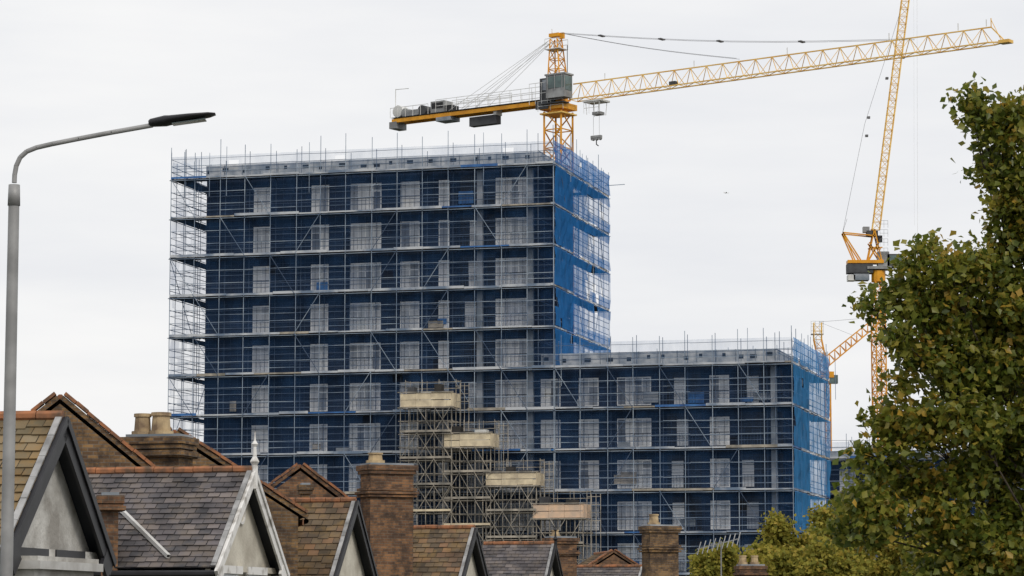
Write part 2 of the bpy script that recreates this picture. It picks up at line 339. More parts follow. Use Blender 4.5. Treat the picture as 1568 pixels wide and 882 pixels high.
# ---------------------------------------------------------------- loading platforms
for i,(u0,u1,v0,v1,mm,dep) in enumerate([(613,691,602,623,M_cream,2.6),(680,751,664,684,M_cream,2.4),(744,821,724,743,M_cream,2.4),(816,893,772,793,M_peach,2.4)]):
    t0=-.35-dep; a=s_of(u0,v0,t0); c=s_of(u1,v0,t0); yy=(F+E*a+T*t0).y
    zt=survey(u0,v0,yy).z; zb=survey(u0,v1,yy).z
    lp=empty("scaffold_loading_platform",P((a+c)/2,t0+dep/2,0)); q=MB(); R=random.Random(i+40)
    h=zt-zb
    x=a
    while x<c-.02:
        l=min(1.22,c-x); q.box(P(x,t0,zb+R.uniform(-.02,.02)),E*(l-.015),T*.04,Z*(h*.46+R.uniform(-.02,.02)),0)
        q.box(P(x,t0+.01,zb+h*.5),E*(l-.015),T*.04,Z*(h*.48+R.uniform(-.04,.04)),0); x+=l
    q.box(P(a,t0+.05,zb),E*.04,T*(dep-.1),Z*h,0); q.box(P(c-.04,t0+.05,zb),E*.04,T*(dep-.1),Z*h,0)
    q.box(P(a+.05,t0+.05,zb+.02),E*(c-a-.1),T*(dep-.1),Z*.1,1)
    q.bar(P(a-.2,t0-.05,zb-.08),P(c+.2,t0-.05,zb-.08),.1,2); q.bar(P(a-.2,t0-.05,zt+.05),P(c+.2,t0-.05,zt+.05),.07,2)
    for k in range(3):
        xx=a+.3+k*(c-a-.8)/3; q.box(P(xx,t0+.8,zb+.13),E*R.uniform(.5,.9),T*.8,Z*(h+R.uniform(0,.6)),R.choice([1,1,3,4]))
    n=6
    for ii in range(n+1):
        for tt in (t0+.05,t0+dep*.5,t0+dep):
            p=P(a+(c-a)*ii/n,tt,0); tp=(zt+1.1 if ii in(0,2,4,6) and tt!=t0+.05 else zb)
            q.bar(p,p+Z*tp,.05,2)
    z=zb-.1
    while z>.5:
        for tt in (t0,t0+dep*.5,t0+dep):
            q.bar(P(a-.15,tt,z),P(c+.15,tt,z),.045,2)
        for ii in range(0,n+1,2): q.bar(P(a+(c-a)*ii/n,t0-.1,z),P(a+(c-a)*ii/n,t0+dep,z),.045,2)
        z-=1.0
    z=zb
    while z>2.2:
        for ii in range(0,n,2):
            A=a+(c-a)*ii/n; B=a+(c-a)*(ii+2)/n
            if R.random()<.75: q.bar(P(A,t0-.08,z),P(B,t0-.08,z-2),.045,2)
            if R.random()<.5: q.bar(P(B,t0-.08,z),P(A,t0-.08,z-2),.045,2)
        if R.random()<.9:
            q.box(P(a+.1,t0+.1,z-2.0),E*(c-a-.2),T*dep*.9,Z*.05,1)
            q.box(P(a,t0-.1,z-1.95),E*(c-a),T*.03,Z*.16,R.choice([2,0,2]))
        z-=2.0
    for ww in (zt+.5,zt+1.0):
        q.bar(P(a,t0+dep,ww),P(c,t0+dep,ww),.05,2); q.bar(P(c,t0+dep*.5,ww),P(c,t0+dep,ww),.05,2); q.bar(P(a,t0+dep*.5,ww),P(a,t0+dep,ww),.05,2)
    for ii in range(1,4):
        for ww in (-.2,.4,1.0,1.6): q.bar(P(c+.35*ii-.35,t0+1.2,zb+ww),P(c+.35*ii,t0+1.2,zb+ww),.05,2)
        q.bar(P(c+.35*ii,t0+1.2,zb-3),P(c+.35*ii,t0+1.2,zb+1.8),.05,2)
    q.build("platform_frame",[mm,M_deck,M_steel_tan,M_white,M_dkgrey],lp)

# ---------------------------------------------------------------- low block behind (right)
o=survey(1262,720,262); o.z=0; hz=survey(1262,702,262).z
lb=empty("apartment_block",o.copy()); q=MB()
q.box(o+T*1.5,E*26,T*12,Z*(hz-.2),0)
q.box(o+T*1.44-E*.05+Z*(hz-.2),E*26.1,T*12.1,Z*.95,1)
for k in range(6):
    z=hz-ST*(k+1)+.2
    if z<0: break
    x=1.2
    while x<24:
        q.box(o+E*x+T*1.42+Z*z,E*1.5,T*.06,Z*2,2); q.box(o+E*(x+.08)+T*1.4+Z*(z+.08),E*.63,T*.015,Z*1.84,3,(random.random(),.5)); q.box(o+E*(x+.79)+T*1.4+Z*(z+.08),E*.63,T*.015,Z*1.84,3,(random.random(),.5)); x+=3.1
q.build("walls",[M_wall,M_para,M_frame,M_pane],lb)
pb=MB();db=MB();nb=MB()
scaffold(pb,db,nb,o,E,T,26,[hz-ST*k for k in range(6) if hz-ST*k>.4],hz+1.6,seed=21,extra=.8)
pb.build("scaffold_tubes",[M_galv,M_pole_dk],lb); db.build("scaffold_decks",DM,lb); nb.build("scaffold_netting",[M_netF,M_netS,M_netT],lb)

# ---------------------------------------------------------------- cranes
def lattice4(mb,p,q,wx,wy,bays,m=0,ch=.14,br=.08,wx2=None,wy2=None,style=0):
    wx2=wx if wx2 is None else wx2; wy2=wy if wy2 is None else wy2
    def c(k,t): 
        a=wx.lerp(wx2,t); b_=wy.lerp(wy2,t); s=[(-.5,-.5),(.5,-.5),(.5,.5),(-.5,.5)][k]
        return p.lerp(q,t)+a*s[0]+b_*s[1]
    for k in range(4): mb.bar(c(k,0),c(k,1),ch,m)
    for i in range(bays):
        t0=i/bays;t1=(i+1)/bays
        for k in range(4):
            k2=(k+1)%4
            mb.bar(c(k,t0),c(k2,t0),br,m)
            if i%2: mb.bar(c(k,t0),c(k2,t1),br,m)
            else: mb.bar(c(k2,t0),c(k,t1),br,m)
            if style: 
                mb.bar(c(k2,t0),c(k,t1),br,m) if i%2 else mb.bar(c(k,t0),c(k2,t1),br,m)
def lattice3(mb,p,q,side,up,bays,m=0,ch=.13,br=.07,taper=1.0):
    def c(k,t):
        f=1+(taper-1)*t
        return p.lerp(q,t)+(side*(-.5*f) if k==0 else side*(.5*f) if k==1 else up*f)
    for k in range(3): mb.bar(c(k,0),c(k,1),ch,m)
    for i in range(bays):
        t0=i/bays;t1=(i+1)/bays;tm=(t0+t1)/2
        for k in (0,1):
            mb.bar(c(k,t0),c(2,tm),br,m); mb.bar(c(2,tm),c(k,t1),br,m)
        mb.bar(c(0,t0),c(1,t0),br,m); mb.bar(c(0,t0),c(1,t1),br,m)
def rail(mb,p,q,h=1.0,m=0,step=1.3):
    n=max(1,int((q-p).length/step))
    for i in range(n+1): a=p.lerp(q,i/n); mb.bar(a,a+Z*h,.045,m)
    for f in (.5,1): mb.bar(p+Z*h*f,q+Z*h*f,.045,m)
C=survey(855,165,240); cz=C.z; C.z=0
tip=survey(1545,63,215.6); J=V((tip.x-C.x,tip.y-C.y,0)).normalized(); Q=V((-J.y,J.x,0))
if Q.y>0: Q=-Q
cr=empty("tower_crane",C.copy()); y=MB(); gm=MB()
lattice4(y,C,C+Z*(cz-.4),J*1.75,Q*1.75,30,0,.2,.1,style=0)
y.cbox(C+Z*(cz),J*2.4,Q*2.2,Z*.5,0); y.bar(C+Z*(cz-.5),C+Z*(cz+.9),1.7,0,12,cap=True)
y.cbox(C+Z*(cz-.6),J*2.3,Q*2.3,Z*.12,1)
rail(gm,C+Z*(cz-.4)-J*1.3+Q*1.2,C+Z*(cz-.4)+J*1.3+Q*1.2,.9,0)
gm.cbox(C+Z*(cz+.15)-J*.9+Q*1.15,J*1.3,Q*.1,Z*.7,4)
def jp(u,v,off=0.0):
    a=along(C+Q*off,J,u,v); p=C+Q*off+J*a; return survey(u,v,p.y)
j0=jp(878,154); j1=jp(1540,64)
sideV=Q*1.25
nb_=int((j1-j0).length/1.55)
upv=V((0,0,1.42))
jd=(j1-j0)
lattice3(y,j0,j1-jd*.03,sideV,upv,nb_,1,.11,.055,taper=.92)
y.bar(j1-jd*.03+upv*.92,j1,.1,1)
for s_ in(-.5,.5): y.bar(j1-jd*.03+sideV*.9*s_,j1,.12,1)
y.cbox(j1,J*.9,Q*.8,Z*.25,1)
y.bar(j1-jd*.03+upv*.92,j1-jd*.03+upv*.92+Z*.7,.08,1)
y.bar(j1-jd*.03+Z*1.9,j1-J*.3,.05,1)
for f in(.08,.3,.52,.75,.9,.96): 
    p=j0.lerp(j1,f)+upv; gm.bar(p,p+Z*.55,.07,0)
hT=jp(846,55); base=C+Z*(cz+.6)
lattice4(y,base,V((C.x,C.y,hT.z-.3))-J*.25,J*1.5,Q*1.4,6,0,.13,.07,wx2=J*.7,wy2=Q*.7)
hd=V((C.x,C.y,hT.z))-J*.25
y.cbox(hd,J*1.0,Q*.7,Z*.3,0); gm.bar(hd-J*.4,hd-J*.4+Z*.6,.08,0); y.cbox(hd+J*.6-Z*.1,J*.5,Q*.25,Z*.5,0)
pf=V((C.x,C.y,jp(846,77).z))-J*.2
gm.cbox(pf,J*1.5,Q*1.3,Z*.06,0)
for a,b_ in((-1,-1),(-1,1),(1,-1),(1,1)): gm.bar(pf+J*.75*a+Q*.65*b_,pf+J*.75*a+Q*.65*b_+Z*.9,.05,0)
for s_ in(-1,1): rail(gm,pf-J*.75+Q*.65*s_,pf+J*.75+Q*.65*s_,.9,0,.7)
gm.bar(pf+J*1.0-Q*.2-Z*3.0,pf+J*1.0-Q*.2+Z*.3,.07,1)
cb=C+Z*(cz+1.6)+J*.9+Q*1.2
gm.cbox(cb-Z*.1,J*1.9,Q*1.2,Z*1.9,2); gm.cbox(cb+Z*.25+Q*.02+J*.1,J*1.6,Q*1.24,Z*.95,3); gm.cbox(cb+Z*.15+J*.3,J*1.35,Q*1.0,Z*1.2,3)
gm.cbox(cb+Z*.95,J*2.1,Q*1.35,Z*.14,2)
for f in (-.75,.0,.75): gm.bar(cb+J*f+Q*.66-Z*.4,cb+J*f+Q*.66+Z*.85,.07,2)
gm.cbox(C+Z*(cz+1.4)-J*.5+Q*.75,J*1.5,Q*.5,Z*2.2,4)
gm.cbox(C+Z*(cz+1.9)-J*.7+Q*1.02,J*.5,Q*.03,Z*.9,5)
gm.cbox(C+Z*(cz+.2)+J*.3+Q*1.0,J*2.4,Q*.9,Z*.1,4)
rail(gm,C+Z*(cz+.3)-J*2.2+Q*1.2,C+Z*(cz+.3)-J*.3+Q*1.2,1.8,0,.6)
k0=jp(845,158); k1=jp(607,187)
dj=(k0-k1)
for s_ in(-.6,.6):
    o1=Q*s_
    y.box(k1+o1-Q*.08-Z*.18,dj,Q*.16,Z*.34,0)
for i in range(14):
    p=k1+dj*(i/14); y.cbox(p,J*.12,Q*1.2,Z*.12,0)
gm.box(k1-Q*.75+Z*.24,dj,Q*1.5,Z*.04,4)
rail(gm,k1+dj*.3+Q*.9+Z*.25,k1+dj*.98+Q*.9+Z*.25,1.1,0,1.1); rail(gm,k1+dj*.3-Q*.9+Z*.25,k1+dj*.98-Q*.9+Z*.25,1.1,0,1.1)
rail(gm,k1+dj*.42+Q*1.2+Z*.25,k1+dj*.8+Q*1.2+Z*.25,.8,0,1.1)
def cj(f): return k1+dj*f
gm.bar(cj(.03)+Q*.5+Z*.85,cj(.03)-Q*.5+Z*.85,1.1,0,14,cap=True)
gm.bar(cj(.08)+Q*.55+Z*.65,cj(.08)-Q*.55+Z*.65,.8,2,14,cap=True)
gm.cbox(cj(.13)+Z*.55,J*1.4,Q*1.3,Z*.5,2); gm.bar(cj(.19)+Q*.5+Z*.7,cj(.19)-Q*.5+Z*.7,.9,4,14,cap=True)
gm.cbox(cj(.3)+Z*.8,J*1.5,Q*1.3,Z*1.0,2); gm.cbox(cj(.3)+Z*.9+Q*.66,J*1.2,Q*.03,Z*.5,1)
gm.cbox(cj(.36)+Z*.55,J*.9,Q*1.1,Z*.6,1)
for f in(.0,.05,.1,.15,.2,.25): gm.bar(cj(f)+Q*.9+Z*.2,cj(f)+Q*.9+Z*1.1,.05,0)
gm.bar(cj(0)+Q*.9+Z*1.1,cj(.25)+Q*.9+Z*1.1,.05,0)
gm.cbox(cj(0.01)-Z*.4,J*.8,Q*1.5,Z*.6,2); gm.cbox(cj(.34)-Z*.35,J*1.6,Q*1.4,Z*.35,5); gm.cbox(cj(.58)-Z*.85,J*2.9,Q*.7,Z*.8,4)
gm.cbox(cj(.66)-Z*.25,J*.3,Q*.9,Z*.5,0)
gm.bar(cj(-.0)-J*.1+Z*.2,cj(0)-J*.1+Z*3.0,.07,0); gm.bar(cj(0)-J*.1+Z*2.95,cj(.08)+Z*2.9,.06,0)
for s_ in (-.25,.25):
    for (uu,vv) in ((1130,90),(1398,60)):
        e_=jp(uu,vv); st=hd+J*.7+Z*.1; prev=st
        for i in range(1,9):
            f=i/8; p=st.lerp(e_,f)-Z*(.45*math.sin(math.pi*f)*(1 if uu>1200 else .5)); gm.bar(prev+Q*s_,p+Q*s_,.03,6)
            prev=p
    for f in (.38,.46,.55): gm.bar(hd-J*.5-Z*.4+Q*s_,cj(f)+Q*s_*3+Z*.3,.03,0)
for f in (.12,.3,.47,.7): 
    st=hd+J*.7+Z*.1; e_=jp(1398,60); gm.cbox(st.lerp(e_,f)-Z*(.45*math.sin(math.pi*f)),J*.3,Q*.7,Z*.1,6)
tr=jp(913,153); gm.cbox(tr-Z*.15,J*1.8,Q*1.5,Z*.15,0)
for a in(-.7,.7):
    for c_ in(-.6,.6): gm.bar(tr+J*a+Q*c_,tr+J*a*.8+Q*c_-Z*1.3,.06,0)
gm.cbox(tr-Z*1.2+J*.2,J*.8,Q*.7,Z*.25,2); rail(gm,tr-Z*1.2-J*.8+Q*.7,tr-Z*1.2+J*.8+Q*.7,.9,0,.5)
hk=V((tr.x,tr.y,jp(914,212).z))
for a in(-.3,.3): gm.bar(tr+J*a,hk+J*a+Z*.3,.03,2)
gm.cbox(hk+Z*.15,J*1.0,Q*.3,Z*.2,2)
for a in(-.35,0,.35): gm.bar(hk+J*a-Q*.12,hk+J*a+Q*.12,.34,2,10,cap=True)
gm.bar(hk,hk-Z*.5,.1,1); gm.bar(hk-Z*.5,hk-Z*.65+J*.2,.09,1)
m_=j0.lerp(j1,.25); gm.cbox(m_+Z*.3,J*.6,Q*.5,Z*.3,4)
CM=[M_white,M_black,M_grey,M_glass,M_dkgrey,M_conc,M_rope]
y.build("lattice",[M_yel,M_yel2],cr); gm.build("machinery",CM,cr)

D2=400; X=V((1,0,0)); Y=V((0,1,0))
def c2(u,v,D=D2): return survey(u,v,D)
mt=c2(1344,432); Bc=V((mt.x,mt.y,0)); cr=empty("luffing_crane",Bc); y=MB(); gm=MB()
a_=.35; Xa=V((math.cos(a_),math.sin(a_),0)); Ya=V((-math.sin(a_),math.cos(a_),0))
lattice4(y,Bc,V((mt.x,mt.y,mt.z)),Xa*1.5,Ya*1.5,30,0,.2,.1,style=1)
y.bar(c2(1345,432),c2(1345,415),2.0,0,12,cap=True)
gm.cbox(c2(1345,411),X*3.4,Y*2.4,Z*.4,2)
y.box(c2(1297,404)-Y*1,c2(1352,404)-c2(1297,404),Y*2,Z*.45,0)
gm.cbox(c2(1316,412),X*3.6,Y*2,Z*1.3,4); gm.cbox(c2(1318,425),X*2.2,Y*1.8,Z*.9,5); gm.cbox(c2(1303,426),X*1.0,Y*1.8,Z*.8,0)
for (p,q_) in (((1327,404),(1338,352)),((1350,404),(1338,352)),((1320,404),(1290,357)),((1290,357),(1338,362)),((1290,357),(1310,404)),((1327,404),(1345,372)),((1350,404),(1330,372)),((1330,380),(1350,380))):
    for s_ in(-.8,.8): y.bar(c2(*p)+Y*s_,c2(*q_)+Y*s_,.2,0)
gm.cbox(c2(1335,358),X*1.6,Y*1.2,Z*.8,4); gm.cbox(c2(1326,352),X*.9,Y*1,Z*.8,2); gm.cbox(c2(1346,366),X*.8,Y*1,Z*.9,1)
for vv in(350,364,378,392): rail(gm,c2(1346,vv)-Y*1.1,c2(1358,vv)-Y*1.1,1.0,2,.5)
gm.cbox(c2(1352,398),X*1.6,Y*1.6,Z*2.2,2)
gm.cbox(c2(1370,400),X*2.3,Y*1.6,Z*1.9,4); gm.cbox(c2(1372,398),X*2.0,Y*1.7,Z*1.1,3); gm.cbox(c2(1386,404),X*.15,Y*1.2,Z*1.4,2)
jf=c2(1341,352); jt=c2(1392,-45)
lattice4(y,jf,jt,X*1.05,Y*1.1,34,1,.13,.08)
y.bar(c2(1333,352),jf,.2,0)
for (p,q_) in (((1290,357),(1324,190)),((1324,190),(1381,10)),((1297,335),(1290,357))): gm.bar(c2(*p),c2(*q_),.05,6)
for (p) in ((1330,180),(1358,120),(1383,88),(1327,208)): gm.cbox(c2(*p),X*.4,Y*.5,Z*.3,6)
gm.bar(c2(1404,-20),c2(1405,360),.03,0); gm.bar(c2(1399,-20),c2(1400,345),.02,0)
y.build("lattice",[M_yel,M_yel2],cr); gm.build("machinery",CM,cr)
D3=470
def c3(u,v): return survey(u,v,D3)
mt=c3(1267,575); Bc=V((mt.x,mt.y,0)); cr=empty("luffing_crane",Bc); y=MB(); gm=MB()
lattice4(y,Bc,mt,X*.9,Y*.9,34,0,.2,.12)
y.cbox(c3(1267,574),X*2,Y*1.6,Z*1,0); lattice4(y,c3(1263,572),c3(1252,520),X*1.3,Y*1.2,4,0,.16,.1); lattice4(y,c3(1252,520),c3(1252,494),X*1.3,Y*1.2,2,1,.14,.08)
rail(gm,c3(1242,513),c3(1261,513),1.4,2,.6); rail(gm,c3(1242,500),c3(1261,500),.9,2,.6); gm.cbox(c3(1251,512),X*2,Y*1.2,Z*.15,2)
gm.cbox(c3(1276,581),X*1.4,Y*1.3,Z*1.4,3); gm.cbox(c3(1262,548),X*.8,Y*.8,Z*1.8,0)
lattice3(y,c3(1262,566),c3(1362,482),Y*1.4,V((-.55,0,1.5)),12,0,.24,.12,taper=.75)
gm.bar(c3(1254,493),c3(1340,486),.05,6); gm.bar(c3(1254,493),c3(1310,515),.04,6)
y.build("lattice",[M_yel,M_yel2],cr); gm.build("machinery",CM,cr)

# ---------------------------------------------------------------- houses
M_tileBr=rampmat("clay_tile_brown",[(.07,.055,.04),(.13,.098,.066),(.17,.125,.08),(.115,.085,.062),(.24,.14,.08)],.85,moss=(.26,.16,.055),nscale=1.8,mossamt=.5)
M_tileOr=rampmat("clay_tile_olive",[(.12,.095,.06),(.2,.155,.09),(.25,.18,.1),(.16,.13,.08),(.24,.19,.12)],.85,moss=(.28,.16,.05),nscale=2.4,mossamt=.5)
M_slate=rampmat("slate",[(.07,.068,.074),(.11,.102,.108),(.15,.135,.14),(.09,.082,.086),(.2,.175,.17)],.6,moss=(.17,.135,.1),nscale=2.2)
M_terra=mat("terracotta_ridge",(.36,.15,.07),(.12,.075,.05),.85,4)
M_brickY=brickmat("stock_brick",(.3,.18,.08),(.11,.068,.042),(.17,.145,.12))
M_brickR=brickmat("mottled_brick",(.3,.155,.075),(.11,.062,.042),(.16,.13,.1))
M_stucco=mat("stucco_white",(.56,.55,.52),(.3,.285,.26),.95,1.3,bump=.5,bscale=14,lo=.38,hi=.58)
M_creamw=mat("render_cream",(.62,.585,.5),(.42,.385,.32),.95,1.5,bump=.3,bscale=14)
M_wpaint=mat("white_timber",(.72,.71,.69),(.36,.34,.31),.6,3,lo=.34,hi=.5)
M_lead=mat("lead_flashing",(.4,.4,.4),(.18,.18,.18),.7,3)
M_fw=mat("flashing_white",(.6,.6,.59),(.38,.37,.35),.6,2)
M_pot=mat("buff_pot",(.5,.38,.22),(.2,.14,.09),.9,3)
def tiles(mb,a,bdir,Ln,down,slen,n,R,tw=.27,th=.2,m=0,lift=.035):
    rows=int(slen/th)+1
    for i in range(rows):
        off=(i%2)*tw/2; x=-off; rt=R.uniform(-.1,.1)
        while x<Ln:
            x0=max(0,x); x1=min(Ln,x+tw-.012)
            if x1>x0+.02:
                y0=i*th; y1=min(slen,(i+1)*th+.03); j=R.uniform(-.004,.014); sl_=R.uniform(-.012,.012)
                if R.random()<.012: sl_+=.05
                p=[a+bdir*x0+down*y0+n*.012,a+bdir*x1+down*y0+n*.012,a+bdir*x1+down*(y1+sl_)+n*(lift+j),a+bdir*x0+down*(y1+sl_)+n*(lift+j+R.uniform(-.004,.004))]
                r_=min(.99,max(.01,R.random()+rt)); mb.poly(p,m,[(r_,.5)]*4)
                mb.poly([p[3],p[2],p[2]-n*.022,p[3]-n*.022],m,[(r_*.4,.5)]*4)
            x+=tw
def house(name,u,v,D,ang,hw,rise,Ln,roof,wallm,trim,finial=False,vent=False,coping=False,tw=.27,th=.2,over=.25,bw=.2,seed=0,ridge=M_terra,extra=None):
    R=random.Random(seed); A=survey(u,v,D); a=math.radians(ang)
    Nn=V((math.cos(a),-math.sin(a),0)); S=V((math.sin(a),math.cos(a),0))
    h=empty(name,V((A.x,A.y,0))); m=MB(); t_=MB()
    mats=[roof,ridge,wallm,trim,M_black,M_lead,M_glass,M_frame,M_dark,M_fw]
    sl=math.hypot(hw,rise)
    for sg in(-1,1):
        dn=(S*sg*hw-Z*rise).normalized(); nn=(S*sg*rise+Z*hw).normalized()
        st=A-Nn*Ln
        m.poly([A,A+dn*sl,st+dn*sl,st] if sg>0 else [A,st,st+dn*sl,A+dn*sl],8)
        m.poly([A-Z*.12,st-Z*.12,st+dn*sl-Z*.12,A+dn*sl-Z*.12],8)
        tiles(t_,A,-Nn,Ln,dn,sl,nn,R,tw,th)
        if coping:
            wd=.34; x=0
            m.box(A-Nn*wd+nn*.02-Z*.02,dn*(sl+.05),Nn*wd,nn*.1,2)
            while x<sl:
                l=min(.32,sl-x); m.box(A+dn*x-Nn*(wd+.05)+nn*(.12+R.uniform(0,.02)),dn*(l-.012),Nn*(wd+.1),nn*.07,1); x+=l
        else:
            m.box(A+nn*.03,dn*(sl+.12),Nn*.045,-nn*bw,3)
            m.box(A+Nn*.05+nn*.045,dn*(sl+.14),Nn*.03,-nn*bw*.38,3)
            m.box(A+dn*(sl-.3)+nn*.02-Nn*.006,dn*.36,Nn*.06,-nn*(bw*1.4),3)
            x=0
            while x<sl:
                l=min(.5,sl-x); m.box(A-Nn*.1+nn*(.04+R.uniform(0,.008))+dn*x,dn*(l-.01),Nn*.1,nn*.025,5); x+=l
        e0=A+dn*(sl+.06)-Z*.06
        m.bar(e0,e0-Nn*Ln,.13,4,8)
        m.box(A+dn*(sl-.02)-Z*.2,-Nn*Ln,-S*sg*.03,Z*.15,3)
        if sg<0:
            pz=e0-Nn*.9+S*.15; m.bar(pz,V((pz.x,pz.y,0)),.09,4,6)
    g0=A-Nn*over; ins=.16
    wz=A.z-rise*(1-ins/hw)-.08
    L0=g0-S*(hw-ins); R0=g0+S*(hw-ins); L0.z=R0.z=wz
    ap=g0-Z*.1
    m.poly([L0,R0,ap],2)
    B0=V((L0.x,L0.y,0)); m.box(B0,S*2*(hw-ins),-Nn*(Ln-over-.01),Z*wz,2)
    m.poly([L0-Nn*(Ln-over-.02),ap-Nn*(Ln-over-.02),R0-Nn*(Ln-over-.02)],2)
    x=0 if not coping else .35
    while x<Ln:
        l=min(.42,Ln-x); p=A-Nn*x+Z*(.035+R.uniform(0,.015)); m.bar(p,p-Nn*(l-.015),.17,1,8,cap=True); x+=l
    if finial:
        m.bar(A-Z*.35+Nn*.04,A+Z*.12+Nn*.04,.14,3,8,cap=True); m.bar(A+Z*.1+Nn*.04,A+Z*.2+Nn*.04,.08,3,8,w2=.2,cap=True)
        m.bar(A+Z*.2+Nn*.04,A+Z*.32+Nn*.04,.2,3,8,w2=.07,cap=True); m.bar(A+Z*.32+Nn*.04,A+Z*.82+Nn*.04,.09,3,8,w2=.02)
        m.bar(A+Z*.5+Nn*.04,A+Z*.56+Nn*.04,.06,3,8,w2=.14,cap=True); m.bar(A+Z*.56+Nn*.04,A+Z*.62+Nn*.04,.14,3,8,w2=.06,cap=True)
    if vent:
        c=g0-Z*.85+Nn*.02
        for i in range(16):
            q0=2*math.pi*i/16;q1=2*math.pi*(i+1)/16
            m.bar(c+S*.2*math.cos(q0)+Z*.2*math.sin(q0),c+S*.2*math.cos(q1)+Z*.2*math.sin(q1),.06,3)
        m.poly([c+S*.18*math.cos(2*math.pi*i/16)+Z*.18*math.sin(2*math.pi*i/16) for i in range(16)],2)
    if not coping:
        for zc in (wz-1.55,wz-4.3):
            if zc<.6: continue
            for ox in ((-.85,.85) if hw>1.9 else (0,)):
                c=V((g0.x,g0.y,zc))+S*ox
                m.box(c-S*.55+Nn*.004,S*1.1,Nn*.06,Z*1.4,7); m.box(c-S*.47+Nn*.066,S*.94,Nn*.01,Z*.6,6,(.5,.5)); m.box(c-S*.47+Nn*.066+Z*.68,S*.94,Nn*.01,Z*.64,6,(.5,.5))
                m.box(c-S*.68+Nn*.004-Z*.12,S*1.36,Nn*.16,Z*.11,3); m.box(c-S*.68+Nn*.004+Z*1.41,S*1.36,Nn*.12,Z*.16,3)
        m.box(V((g0.x,g0.y,wz-.1))-S*(hw-.1)+Nn*.003,S*(2*hw-.2),Nn*.1,Z*.12,2)
    if extra: extra(m,A,Nn,S,g0,wz)
    t_.build("roof_tiles",mats,h); m.build("house_shell",mats,h); return h
def bayA(m,A,Nn,S,g0,wz):
    c=V((g0.x,g0.y,0)); zt=wz-.05
    m.box(c-S*1.6+Nn*.104,S*2.7,Nn*.3,Z*(zt-.25),2)
    m.box(c-S*1.7+Nn*.107+Z*(zt-.25),S*2.9,Nn*.42,Z*.12,9); m.box(c-S*1.65+Nn*.107+Z*(zt-.13),S*2.8,Nn*.36,Z*.07,2)
    for i in range(2):
        o_=c-S*(1.45-i*1.3)+Nn*.406+Z*(zt-1.75)
        m.box(o_,S*1.1,Nn*.04,Z*1.4,7); m.box(o_+S*.08+Z*.08+Nn*.042,S*.94,Nn*.01,Z*.58,6); m.box(o_+S*.08+Z*.73+Nn*.042,S*.94,Nn*.01,Z*.59,6)
def flashB(m,A,Nn,S,g0,wz):
    hw,rise=2.35,2.0; sl=math.hypot(hw,rise); dn=(-S*hw-Z*rise).normalized(); nn=(-S*rise+Z*hw).normalized()
    p0=A-Nn*2.5+dn*1.24+nn*.07; p1=A-Nn*1.03+dn*2.8+nn*.07
    m.bar(p0,p1,.09,9,4)
house("gabled_house",97,641,43,10,2.35,2.05,5.5,M_tileOr,M_stucco,M_black,seed=1,bw=.3,extra=bayA,tw=.26,th=.2)
house("gabled_house",387,722,58,12,2.35,2.0,3.6,M_slate,M_creamw,M_wpaint,finial=True,vent=True,seed=2,bw=.24,tw=.25,th=.17,extra=flashB)
house("gabled_house",545,768,77,11,2.6,2.3,2.5,M_tileBr,M_creamw,M_black,seed=3,bw=.26,tw=.3,th=.25)
house("gabled_house",727,809,95,12,2.9,2.5,3.7,M_tileBr,M_creamw,M_black,seed=4,bw=.28,tw=.3,th=.25)
house("gabled_house",849,833,114,12,2.6,2.3,2.9,M_slate,M_creamw,M_black,finial=True,seed=5,bw=.26,tw=.3,th=.2)
house("gabled_house",985,868,138,16,2.6,2.1,4.3,M_slate,M_creamw,M_black,seed=6,tw=.3,th=.2)
house("brick_house",92,611,61,82,3.0,2.45,5,M_slate,M_brickY,M_terra,coping=True,seed=11,over=0)
house("brick_house",268,664,72,81,3.3,2.1,5,M_slate,M_brickY,M_terra,coping=True,seed=12,over=0)
house("brick_house",460,716,88,82,2.9,2.2,5,M_slate,M_brickR,M_terra,coping=True,seed=13,over=0)
house("brick_house",940,846,150,80,3.2,2.0,5,M_tileBr,M_brickR,M_terra,coping=True,seed=14,over=0)
house("brick_house",130,735,60.5,75,1.6,1.0,2.0,M_slate,M_brickR,M_terra,coping=True,seed=15,over=0)
def chimney(u0,u1,v0,v1,D,ang,brick,pots,seed,depth=.9):
    R=random.Random(seed); A=survey(u0,v0,D); B=survey(u1,v0,D); w_=(B-A).length; a=math.radians(ang)
    ex=V((math.cos(a),math.sin(a),0)); ey=V((-math.sin(a),math.cos(a),0))
    w_=(w_-depth*math.sin(abs(a)))/math.cos(a)
    o=V((A.x,A.y,0))+(V((1,0,0))*depth*math.sin(a) if a>0 else V((0,0,0)))
    h=empty("chimney_stack",o.copy()); m=MB(); zt=A.z; zb=survey(u0,v1,D).z
    m.box(o+ex*.06+ey*.06+Z*0,ex*(w_-.12),ey*(depth-.12),Z*(zt-.16),0)
    H=zt-zb
    for (f,hh,pr) in [(0,.16,.05),(.17/H,.1,.01),(.34,.08,.03),(.39,.08,.08),(.44,.07,.03)]:
        z=zt-f*H-hh; m.box(o-ex*pr-ey*pr+Z*z,ex*(w_+2*pr),ey*(depth+2*pr),Z*(hh-.003),0)
    m.box(o+ex*.05+ey*.05+Z*zt,ex*(w_-.1),ey*(depth-.1),Z*.06,2)
    for (f,pw,ph) in pots:
        c=o+ex*w_*f+ey*depth*.5+Z*(zt+.05)
        m.bar(c,c+Z*ph*.85,pw,1,10,w2=pw*.85); m.bar(c+Z*ph*.85,c+Z*ph,pw*1.0,1,10,cap=True); m.bar(c,c+Z*.1,pw*1.25,1,10,cap=True)
        m.bar(c+Z*(ph-.01),c+Z*(ph+.004),pw*.75,3,10,cap=True)
    m.build("stack",[brick,M_pot,M_conc,M_dark],h)
